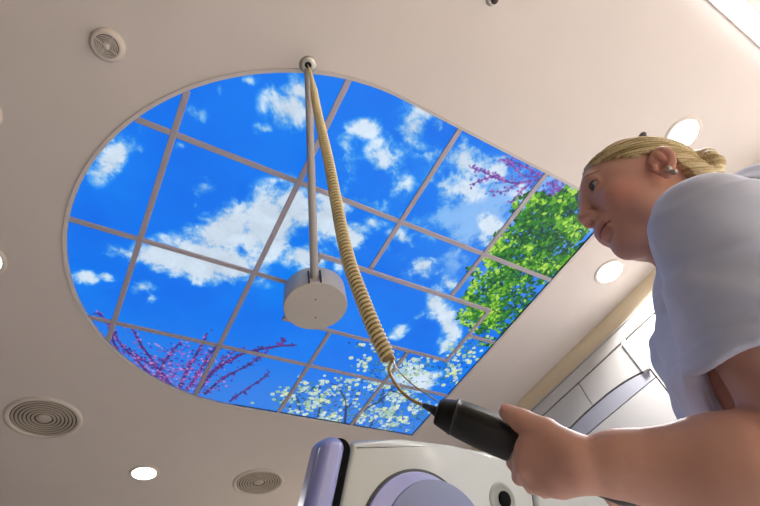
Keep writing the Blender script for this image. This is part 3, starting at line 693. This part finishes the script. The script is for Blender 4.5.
HCN = np.array([.6981, .0829, Z0 + .6122])      # point between the ears
HR = np.array([[-.762, -.6383, -.037], [.6308, -.7411, -.2057], [.1049, -.1819, .9777]]); _u, _s, _v = np.linalg.svd(HR); HR = _u @ _v
def H(x, y, z): return HCN + HR @ np.array([x, y, z])
FW = np.array([-.53, .85, 0]) / 1.0017; LF = np.array([-.85, -.53, 0]) / 1.0017; UP = np.array([0, 0, 1.])
NECK = np.array([.740, .131, Z0 + .452]); SL = P(716, 235, .57); SR = np.array([.855, .235, Z0 + .435])
EL = P(838, 484, .43); WL = P(578, 466, .50)
ER = np.array([.865, .275, Z0 + .16]); WR = P(672, 520, .59)
HIP = np.array([.80, -.02, Z0 + .0])
person = thing('person', 'blonde woman in a pale blue short-sleeved top holding a black handset, looking up', 'person', (.84, -.06, 0))

# ---- head and neck
hd = Field((.555, -.12, Z0 + .42), (.85, .275, Z0 + .80), .0018)
def he(c, r, k=.01, mode='u', rot=None):
    Mx = HR if rot is None else HR @ rot
    hd.ell(H(*c), r, Mx, k, mode)
def hc(a, b, ra, rb, k=.008, mode='u'): hd.cone(H(*a), H(*b), ra, rb, k, mode)
def ry(a): a = math.radians(a); return np.array([[math.cos(a), 0, math.sin(a)], [0, 1, 0], [-math.sin(a), 0, math.cos(a)]])
def rz(a): a = math.radians(a); return np.array([[math.cos(a), -math.sin(a), 0], [math.sin(a), math.cos(a), 0], [0, 0, 1]])
he((-.004, 0, .042), (.096, .073, .075))
he((.030, 0, .010), (.064, .060, .088), .02)
he((.034, 0, -.050), (.056, .053, .044), .025)
he((.070, 0, -.088), (.020, .023, .018), .024)
he((.032, 0, -.076), (.048, .034, .024), .03)               # soft under the chin
for s in (-1, 1):
    he((.056, s * .040, -.022), (.034, .024, .032), .016)
    he((.020, s * .048, -.055), (.036, .018, .034), .02)
hc((.084, -.030, .044), (.084, .030, .044), .012, .012, .012)
for s in (-1, 1): he((.105, s * .033, .028), (.017, .017, .011), .014, 's')
hc((.092, 0, .030), (.110, 0, -.010), .0075, .0100, .010)
he((.1115, 0, -.012), (.0105, .0115, .0095), .006)
for s in (-1, 1): he((.103, s * .0115, -.018), (.0105, .0080, .0085), .005)
he((.087, 0, -.040), (.016, .021, .017), .014)
for s in (-1, 1): he((.109, s * .0065, -.0245), (.006, .0036, .0035), .003, 's')
he((.0925, 0, -.0460), (.0080, .0215, .0044), .006, 'u', ry(-10))
he((.0900, 0, -.0555), (.0080, .0185, .0046), .006)
he((.1035, 0, -.0508), (.0145, .0265, .0016), .0020, 's')
he((.094, 0, -.067), (.007, .020, .0035), .010, 's')
EYES = [(.0770, s * .0315, .0265) for s in (1, -1)]
for s, e in zip((1, -1), EYES):
    he(e, (.0142, .0150, .0142), .004)
    he((e[0] + .0125, e[1] + s * .001, e[2] - .0008), (.0090, .0138, .0060), .0014, 's', rz(s * 12))
# ears
for s in (-1, 1):
    Me = rz(s * -22) @ ry(-12)
    he((-.006, s * .078, .006), (.0185, .0055, .031), .005, 'u', Me)
    he((-.010, s * .0815, .010), (.0175, .0050, .0275), .003, 'u', Me)
    he((-.004, s * .0865, .011), (.0115, .0060, .0195), .003, 's', Me)
    he((.002, s * .0835, -.004), (.0075, .0090, .0085), .003, 's', Me)
    he((-.001, s * .0790, -.024), (.0085, .0050, .0095), .004, 'u', Me)
    he((.0085, s * .0765, -.002), (.0045, .0050, .0065), .003, 'u', Me)
    he((-.006, s * .0835, .014), (.0055, .0030, .013), .003, 'u', Me @ ry(18))
nb = NECK - HCN
hd.cone(H(-.028, 0, -.030), NECK + np.array([.0, .0, -.02]), .052, .052, .02)
hd.cone(H(-.006, 0, -.050), NECK + np.array([0, 0, -.03]), .034, .040, .03)
V1, F1 = hd.mesh()
def skin_col(V):
    L_ = (V - HCN) @ HR; x, y, z = L_[:, 0], L_[:, 1], L_[:, 2]
    c = np.tile(lin((212, 163, 146)), (len(V), 1))
    def blend(mask, rgb):
        nonlocal c
        c = c * (1 - mask[:, None]) + lin(rgb) * mask[:, None]
    face = (x > .02).astype(float)
    g = lambda cx, cy, cz, r: np.exp(-(((x - cx) ** 2 + (np.abs(y) - cy) ** 2 + (z - cz) ** 2) / r ** 2))
    blend(.55 * g(.062, .050, -.020, .030), (206, 118, 110)); blend(.35 * g(.112, 0, -.014, .014), (206, 120, 110))
    blend(.45 * g(-.006, .08, .005, .03), (204, 118, 108))
    lip = face * smoothstep(.0055, .0025, np.abs(z + .0458)) * smoothstep(.025, .019, np.abs(y)) * smoothstep(.082, .086, x)
    lip2 = face * smoothstep(.0070, .0035, np.abs(z + .0560)) * smoothstep(.022, .016, np.abs(y)) * smoothstep(.080, .084, x)
    blend(.6 * np.maximum(lip, lip2), (182, 104, 104))
    mline = face * smoothstep(.0022, .0008, np.abs(z + .0508)) * smoothstep(.0275, .024, np.abs(y)) * smoothstep(.07, .075, x)
    blend(.8 * mline, (104, 52, 50))
    bz = .0475 + .004 * np.sin(np.clip((np.abs(y) - .012) / .036, 0, 1) * math.pi) - .003 * smoothstep(.03, .05, np.abs(y))
    brow = face * smoothstep(.0038, .0016, np.abs(z - bz)) * smoothstep(.012, .018, np.abs(y)) * smoothstep(.052, .044, np.abs(y))
    blend(.75 * brow, (112, 78, 58))
    for e in EYES:
        d = np.sqrt((x - e[0]) ** 2 + (y - e[1]) ** 2 + (z - e[2]) ** 2)
        lid = smoothstep(.0175, .0150, d) * (np.abs(z - e[2]) < .008) * (x > e[0] + .004)
        blend(.45 * lid, (120, 72, 66))
    return c
# ---- arms, hands, upper shoulders
ar = Field((.36, -.10, Z0 + .03), (1.02, .46, Z0 + .56), .0024)
ar.cone(NECK + UP * .03, NECK - UP * .06, .050, .055, .03)
ar.cone(NECK - UP * .05, SL, .050, .044, .03); ar.cone(NECK - UP * .05, SR, .050, .044, .03)
ar.cone(SL, SL + (EL - SL) * .5, .044, .052, .03); ar.cone(SL + (EL - SL) * .5, EL, .052, .050, .02)
FL_ = WL - EL
ar.cone(EL, EL + FL_ * .36, .052, .057, .02); ar.cone(EL + FL_ * .36, EL + FL_ * .80 + UP * .006, .057, .0325, .02); ar.cone(EL + FL_ * .78 + UP * .006, WL, .032, .0270, .012)
ar.cone(SR, ER, .044, .046, .03); ar.cone(ER, ER + (WR - ER) * .4, .045, .043, .02); ar.cone(ER + (WR - ER) * .4, WR, .043, .027, .02)
# left hand
def hand(F, Wp, wr, mcps, fingers, thumb, heel, thumb_r=(.019, .0162, .0138, .0106)):
    for i, mpt in enumerate(mcps):
        st = Wp + (heel[1] - heel[0]) * (i / 3 - .5) + (heel[0] + heel[1]) / 2 - Wp
        F.cone(st, mpt, .0165, .0118, .014)
    F.cone(Wp, (mcps[1] + mcps[2]) / 2, .024, .014, .012)
    for i, ch in enumerate(fingers):
        r = [(.0108, .0096, .0086, .0076), (.0110, .0098, .0088, .0078), (.0106, .0092, .0084, .0074), (.0094, .0082, .0074, .0066)][i]
        F.cone(mcps[i], ch[0], r[0], r[1], .004)
        F.cone(ch[0], ch[1], r[1], r[2], .002); F.cone(ch[1], ch[2], r[2], r[3], .002)
    for i in range(3): F.cone(thumb[i], thumb[i + 1], thumb_r[i], thumb_r[i + 1], .004 if i else .014)
mc = [P(529, 447, .532), P(526, 458, .528), P(530, 470, .527), P(540, 480, .53)]
fg = [[P(514.5, 463, .570), P(517, 461, .604), P(524, 450, .620)], [P(520, 477, .568), P(524, 474, .602), P(531, 461, .620)], [P(532, 486, .566), P(536, 481, .600), P(541, 469, .614)], [P(545, 491, .560), P(548, 486, .588), P(552, 476, .606)]]
th = [P(568, 452, .508), P(546, 433, .530), P(522, 421, .552), P(508, 413, .566)]
hand(ar, WL, .027, mc, fg, th, (P(566, 450, .512), P(560, 480, .508)))
ar.cone(P(552, 446, .522), P(532, 446, .530), .015, .012, .014)      # web between thumb and index
ar.cone(P(556, 478, .510), P(540, 482, .522), .0175, .013, .012)    # heel of the hand
# right hand under the rear of the handset
mr = [P(640, 510, .575), P(646, 516, .57), P(655, 520, .565), P(663, 524, .56)]
fr = [[P(618, 505, .570), P(611, 496, .552), P(618, 488, .545)], [P(630, 510, .560), P(624, 500, .540), P(628, 491, .530)], [P(644, 514, .552), P(640, 504, .532), P(643, 496, .523)], [P(656, 518, .548), P(653, 508, .530), P(655, 500, .522)]]
tr = [P(668, 512, .60), P(650, 500, .605), P(628, 492, .60), P(610, 488, .595)]
hand(ar, WR, .027, mr, fr, tr, (P(668, 514, .585), P(674, 528, .575)))
V2, F2 = ar.mesh()
# ---- trunk and legs, coarse: all of it under clothing
def leg_pts(sd):
    hip = HIP + LF * .09 * sd + UP * -.02; kn = np.array([hip[0] - FW[0] * -.01, hip[1] + .01, .50]); an = np.array([hip[0] + .01, hip[1] - .01, .09])
    return hip, kn, an
def trunk(F, off=0., legs=True):
    ch = NECK - UP * .17 + FW * .01 - FW * .02
    Mt = np.column_stack([FW, LF, UP])
    F.ell(ch, (.115 + off, .165 + off, .17 + off), Mt, .04)
    F.ell(NECK - UP * .17 + FW * .075 + LF * .06, (.070 + off, .075 + off, .075 + off), Mt, .04); F.ell(NECK - UP * .17 + FW * .075 - LF * .06, (.070 + off, .075 + off, .075 + off), Mt, .04)
    F.cone(ch - UP * .03, HIP + UP * .12, .125 + off, .130 + off, .05)
    F.ell(HIP + UP * .02, (.125 + off, .180 + off, .14 + off), Mt, .05)
    if legs:
        for sd in (1, -1):
            a, b, c = leg_pts(sd); F.cone(a, b, .095 + off, .062 + off, .03); F.cone(b, c, .060 + off, .036 + off, .02); 
bd = Field((.40, -.36, 0.0), (1.10, .40, Z0 + .47), .008); trunk(bd, -.012)
for sd in (1, -1):
    c = leg_pts(sd)[2]; bd.cone(c - UP * .045, c + FW * .14 - UP * .062, .035, .026, .02)
V3, F3 = bd.mesh()
V = np.vstack([V1, V2, V3]); Fa = np.vstack([F1, F2 + len(V1), F3 + len(V1) + len(V2)])
sc = skin_col(V)
big_mesh('body', V, Fa, sc, M['skin'], person)

# ---- shirt
sh = Field((.42, -.30, Z0 - .12), (1.10, .42, Z0 + .56), .0029)
sh.ell(P(722, 338, .655), (.078, .085, .085), None, .03)
sh.ell(P(706, 286, .66), (.066, .068, .062), None, .03)
def trunk_shirt():
    Mt = np.column_stack([FW, LF, UP]); ch = NECK - UP * .17 - FW * .02
    sh.ell(ch, (.127, .175, .18), Mt, .04)
    for sd in (.06, -.06): sh.ell(NECK - UP * .175 + FW * .070 + LF * sd, (.076, .080, .085), Mt, .04)
    sh.cone(ch - UP * .03, HIP + UP * .14, .140, .150, .05); sh.ell(HIP + UP * .04, (.15, .205, .15), Mt, .05)
trunk_shirt()
sh.cone(NECK - UP * .060 + LF * .03, SL, .058, .068, .03); sh.cone(NECK - UP * .045 - LF * .03, SR, .066, .074, .04)
sh.ell(P(776, 222, .68), (.088, .088, .088), None, .04)
dL = (EL - SL); dLn = dL / np.linalg.norm(dL); cuffL = SL + dL * .58
dR = (ER - SR); cuffR = SR + dR * .60
def plane_cut(F, p, n, lo, hi, k=.002):
    F.put(lambda X, Y, Z: -((X - p[0]) * n[0] + (Y - p[1]) * n[1] + (Z - p[2]) * n[2]) * 1., lo, hi, k, 's', 0)
def sleeve(F, a, b, ra, rb, k=.02, wave=0., inner=False):
    d = b - a; Ln = np.linalg.norm(d); dn = d / Ln; s1 = np.cross(dn, UP); s1 /= np.linalg.norm(s1); s2 = np.cross(dn, s1)
    def fn(X, Y, Z):
        x, y, z = X - a[0], Y - a[1], Z - a[2]
        t = (x * dn[0] + y * dn[1] + z * dn[2]); u = x * s1[0] + y * s1[1] + z * s1[2]; v = x * s2[0] + y * s2[1] + z * s2[2]
        tt = np.clip(t / Ln, 0, 1.4); an = np.arctan2(v, u)
        rad = (ra + (rb - ra) * tt) * (1 + wave * tt * (np.sin(an * 3 + .6) * .6 + np.sin(an * 5 + 2 + 4 * tt) * .4))
        q = np.sqrt(u * u + v * v + np.minimum(t, 0) ** 2) - rad
        return q if inner else np.maximum(q, t - Ln - .004 * np.sin(an * 4))
    e = max(ra, rb) * 1.2; F.put(fn, np.minimum(a, b) - e, np.maximum(a, b) + e, k, 's' if inner else 'u')
sleeve(sh, SL, cuffL, .071, .084, .02, .06)
sleeve(sh, SR, cuffR, .072, .088, .02, .06)
sleeve(sh, SL + dL * .32, SL + dL * .76, .060, .079, .006, 0, True)
sleeve(sh, SR + dR * .40, SR + dR * .78, .072, .090, .006, .06, True)
sh.cone(NECK + UP * .005, NECK + UP * .12, .066, .074, .006, 's')
# open hem at the hips
sh.put(lambda X, Y, Z: (Z - (Z0 - .06)) + 0 * X + 0 * Y, (.42, -.30, Z0 - .12), (1.10, .42, Z0 - .02), .004, 's', 0)
V4, F4 = sh.mesh()
def vnormals(V, F):
    n = np.cross(V[F[:, 2]] - V[F[:, 0]], V[F[:, 3]] - V[F[:, 1]]); N = np.zeros_like(V)
    for i in range(4): np.add.at(N, F[:, i], n)
    return N / (np.linalg.norm(N, axis=1)[:, None] + 1e-12)
N4 = vnormals(V4, F4)
aa = (V4 - SL) @ dLn; bb = (V4 - SL) @ np.cross(dLn, UP); cc_ = (V4 - SL) @ FW
hemL = np.linalg.norm(cuffL - SL)
rad_ = np.linalg.norm((V4 - SL) - aa[:, None] * dLn, axis=1)
onsl = smoothstep(.125, .100, rad_) * smoothstep(-.02, .03, aa)
def ridge(n): return 1 - np.abs(2 * n - 1)
r1 = ridge(fbm(aa * 5 + 30 + cc_ * 6, bb * 11 + 30 + cc_ * 3, 61, 3)); r2 = ridge(fbm(aa * 16 + 60 + bb * 8, bb * 22 + 60 + cc_ * 9, 19, 3))
ctr = smoothstep(.55, 1.0, r1) ** 1.0
fold = ctr * .0075 - .003 + smoothstep(.6, 1.0, r2) * .0028
fold = fold + onsl * smoothstep(.02, .14, aa) * .0030 * np.sin(bb * 62 + 4 * fbm(aa * 6 + 50, bb * 6 + 50, 31, 3) + aa * 7)
fold = fold * (1 - .75 * onsl * smoothstep(hemL - .035, hemL - .02, aa)) + .0022 * onsl * smoothstep(hemL - .024, hemL - .021, aa)
V4 = V4 + N4 * fold[:, None]
shirt = big_mesh('shirt', V4, F4, None, M['shirt'], person)
# stitched hem of the near sleeve
# ---- trousers and shoes
tr_ = Field((.40, -.36, .06), (1.10, .40, Z0 + .10), .009); 
tr_.ell(HIP + UP * .0, (.135, .190, .12), np.column_stack([FW, LF, UP]), .04)
for sd in (1, -1):
    a, b, c = leg_pts(sd); tr_.cone(a, b, .105, .078, .04); tr_.cone(b, c + UP * .02, .078, .062, .03)
V5, F5 = tr_.mesh(); big_mesh('trousers', V5, F5, None, M['trousers'], person)
for sd in (1, -1):
    c = leg_pts(sd)[2]; sf = Field(c - np.array([.22, .2, .1]), c + np.array([.2, .28, .06]), .006)
    sf.cone(c - UP * .035 - FW * .03, c + FW * .15 - UP * .050, .046, .038, .02); sf.cone(c - UP * .04, c + UP * .02, .046, .044, .01)
    sf.put(lambda X, Y, Z: (Z - .004) + 0 * X + 0 * Y, sf.lo, sf.lo + sf.n * sf.h, .002, 's', 0)
    Vs, Fs = sf.mesh(); big_mesh('shoe', Vs, Fs, None, M['shoe'], person)

# ---- hair
hr = Field((.555, -.16, Z0 + .42), (.93, .25, Z0 + .82), .0018)
HA = np.array([.115, 0, .062]); HB = np.array([-.118, .012, .028])
hax = (HB - HA) / np.linalg.norm(HB - HA); h1_ = np.cross(hax, [0, 0, 1.]); h1_ /= np.linalg.norm(h1_); h2_ = np.cross(hax, h1_)
def loc(X, Y, Z):
    x, y, z = X - HCN[0], Y - HCN[1], Z - HCN[2]
    return [HR[0, i] * x + HR[1, i] * y + HR[2, i] * z for i in range(3)]
def strand_phase(x, y, z):
    m = (HA + HB) / 2; a, b, c = x - m[0], y - m[1], z - m[2]
    t = a * hax[0] + b * hax[1] + c * hax[2]
    return np.arctan2(a * h2_[0] + b * h2_[1] + c * h2_[2], a * h1_[0] + b * h1_[1] + c * h1_[2]), t
def cap(X, Y, Z):
    x, y, z = loc(X, Y, Z)
    def E(cx, cz, rx, ry_, rz_):
        q = [(x - cx) / rx, y / ry_, (z - cz) / rz_]; k0 = np.sqrt(q[0] ** 2 + q[1] ** 2 + q[2] ** 2) + 1e-6
        return k0 * (k0 - 1) / (np.sqrt((q[0] / rx) ** 2 + (q[1] / ry_) ** 2 + (q[2] / rz_) ** 2) + 1e-6)
    d = np.minimum(E(-.006, .042, .1035, .0805, .0820), E(-.045, .0, .070, .068, .065))
    ph, t = strand_phase(x, y, z)
    d = d - .0011 * np.sin(ph * 46 + 3 * np.sin(ph * 7 + t * 14)) - .0010 * np.sin(ph * 19 + 9 * t + 1) - .0006 * np.sin(ph * 110 + 20 * t)
    yy = np.abs(y)
    front = np.minimum(x - (.022 + (z - .034) * 1.55), x - .0905 + yy * .28)            # temples up to the forehead
    front = np.where(z > .034, x - np.minimum(.022 + (z - .034) * 1.5, .076), np.where(z > -.2, x + .030 - (z - .034) * .35, x))
    low = -(z + .050 + (x + .06) * .25)
    d = np.maximum(d, front * .6)
    return np.maximum(d, low)
hr.put(cap, H(-.0, 0, .02) - .17, H(0, 0, .02) + .17, .003)
# coiled braid at the back of the head
for i in range(16):
    a = i / 16 * 2 * math.pi
    c = np.array([-.104 - .004 * math.cos(a * 2), .012 + .027 * math.cos(a), .030 + .027 * math.sin(a)]) + np.array([-.006 * (i % 2), 0, 0])
    hr.ell(H(*c), (.017, .0165, .011), HR @ np.array([[1, 0, 0], [0, math.cos(a + .7), -math.sin(a + .7)], [0, math.sin(a + .7), math.cos(a + .7)]]), .004)
hr.ell(H(-.104, .012, .030), (.018, .022, .022), HR, .008)
V6, F6 = hr.mesh()
L6 = (V6 - HCN) @ HR
ph6, t6 = strand_phase(L6[:, 0], L6[:, 1], L6[:, 2])
sn = fbm(ph6 * 22 + 40, t6 * 6 + 40, 3, 5, .7)
root = smoothstep(.035, .075, L6[:, 0])
hc6 = lin((230, 212, 166)) * (1 - smoothstep(.40, .62, sn))[:, None] + lin((172, 142, 92)) * smoothstep(.40, .62, sn)[:, None]
hc6 = hc6 * .8 + lin((238, 226, 190)) * (.2 * (vnoise(ph6 * 60 + 99, t6 * 9 + 99, 8) > .62))[:, None] + .0
sV, sF = [], []
n_off = len(V6); Vall = [V6]; Fq = [F6]; Call = [hc6]
def flow(phi, t0, t1, lift, n=9):
    pts = []
    m = (HA + HB) / 2
    for t in np.linspace(t0, t1, n):
        dirv = h1_ * math.cos(phi) + h2_ * math.sin(phi); base = m + hax * t
        lo_, hi_ = 0., .2
        for _ in range(18):
            mid = (lo_ + hi_) / 2; p = base + dirv * mid
            q = ((p[0] + .006) / .1035) ** 2 + (p[1] / .0805) ** 2 + ((p[2] - .042) / .0820) ** 2
            if q < 1: lo_ = mid
            else: hi_ = mid
        p = base + dirv * (lo_ + lift * math.sin(math.pi * (t - t0) / (t1 - t0)) + .001)
        pts.append(H(*p))
    return np.array(pts)
for i in range(170):
    phi = RNG.uniform(-math.pi, math.pi)
    m = (HA + HB) / 2; t0 = RNG.uniform(-.095, -.02); t1 = t0 + RNG.uniform(.05, .12)
    pts = flow(phi, t0, min(t1, .10), RNG.uniform(-.0005, .0035))
    l = (pts - HCN) @ HR
    if np.any(l[:, 2] < .036) or np.any((l[:, 2] > .03) & (l[:, 0] > np.minimum(.018 + (l[:, 2] - .034) * 1.5, .074))): continue
    tv, tf = tube_data(pts, .0007, 4); tf = np.array([f for f in tf if len(f) == 4]); 
    Fq.append(tf + sum(len(v) for v in Vall)); Vall.append(np.array(tv)); Call.append(np.tile(lin((226, 208, 158) if i % 3 else (170, 138, 84)), (len(tv), 1)))
big_mesh('hair', np.vstack(Vall), np.vstack(Fq), np.vstack(Call), M['hair'], person)['label'] = 'pale blonde hair swept back into a coiled braid'
pin = H(.035, .01, .134)
# ---- eyes
for s, e in zip((1, -1), EYES):
    c = H(*e); g = HR @ np.array([.955, -.02 + .10 * 0, -.18]); g /= np.linalg.norm(g)
    bm = bmesh.new(); bmesh.ops.create_uvsphere(bm, u_segments=40, v_segments=48, radius=.0126)
    q = Vector((0, 0, 1)).rotation_difference(Vector(g))
    for v in bm.verts: v.co = q @ v.co + Vector(c)
    o = bm_obj('eye', bm, M['eye'], person, True)
    co = np.array([v.co[:] for v in o.data.vertices]); an = np.degrees(np.arccos(np.clip(((co - c) / .0126) @ g, -1, 1)))
    colr = np.tile(lin((206, 196, 190)), (len(co), 1)); colr[an < 30] = lin((92, 108, 112)); colr[(an < 31) & (an > 26)] = lin((40, 46, 52)); colr[an < 12.5] = lin((6, 6, 8))
    ca = o.data.color_attributes.new('Col', 'FLOAT_COLOR', 'POINT'); cf = np.ones((len(co), 4)); cf[:, :3] = colr; ca.data.foreach_set('color', cf.ravel())
    # lashes
    lash = [H(e[0] + .0105 * math.cos(a) + .0035, e[1] + s * .0005 + .0125 * math.sin(a), e[2] + .0046 - .0018 * abs(math.sin(a)) ** 2) for a in np.linspace(-1.0, 1.0, 11)]
    tube('upper_lashes', lash, .0012, M['gap'], person, 5)
# ---- earrings
def ball(name, c, r, m):
    bm = bmesh.new(); bmesh.ops.create_uvsphere(bm, u_segments=20, v_segments=14, radius=r); bmesh.ops.translate(bm, verts=bm.verts, vec=Vector(c)); return bm_obj(name, bm, m, person, True)
for s in (1, -1):
    ball('earring', H(-.001, s * .0875, -.021), .0048, M['steel']); ball('earring', H(-.006, s * .0865, -.0290), .0045, M['steel'])
ball('earring', H(-.014, .0905, .024), .0016, M['steel'])
# ---- nails
def nail(c, d, up, r=(.0058, .0075, .0016)):
    d = d / np.linalg.norm(d); up = up - d * (up @ d); up /= np.linalg.norm(up); sd = np.cross(d, up)
    bm = bmesh.new(); bmesh.ops.create_uvsphere(bm, u_segments=20, v_segments=12, radius=1)
    for v in bm.verts: q = v.co.copy(); v.co = Vector(c + sd * q.x * r[0] + d * q.y * r[1] + up * q.z * r[2])
    bm_obj('fingernail', bm, M['nail'], person, True)
cdir = -RW @ np.array([0, 0, 1.])
nail(th[3] + (cdir * .55 + RW @ np.array([-.25, -.8, 0])) * .0088 + (th[3] - th[2]) * .05, th[3] - th[2], cdir * .35 + RW @ np.array([-.25, -.9, 0]))
for f in fr[:3]: nail(f[2] + cdir * .0068, f[2] - f[1], cdir, (.0048, .006, .0014))
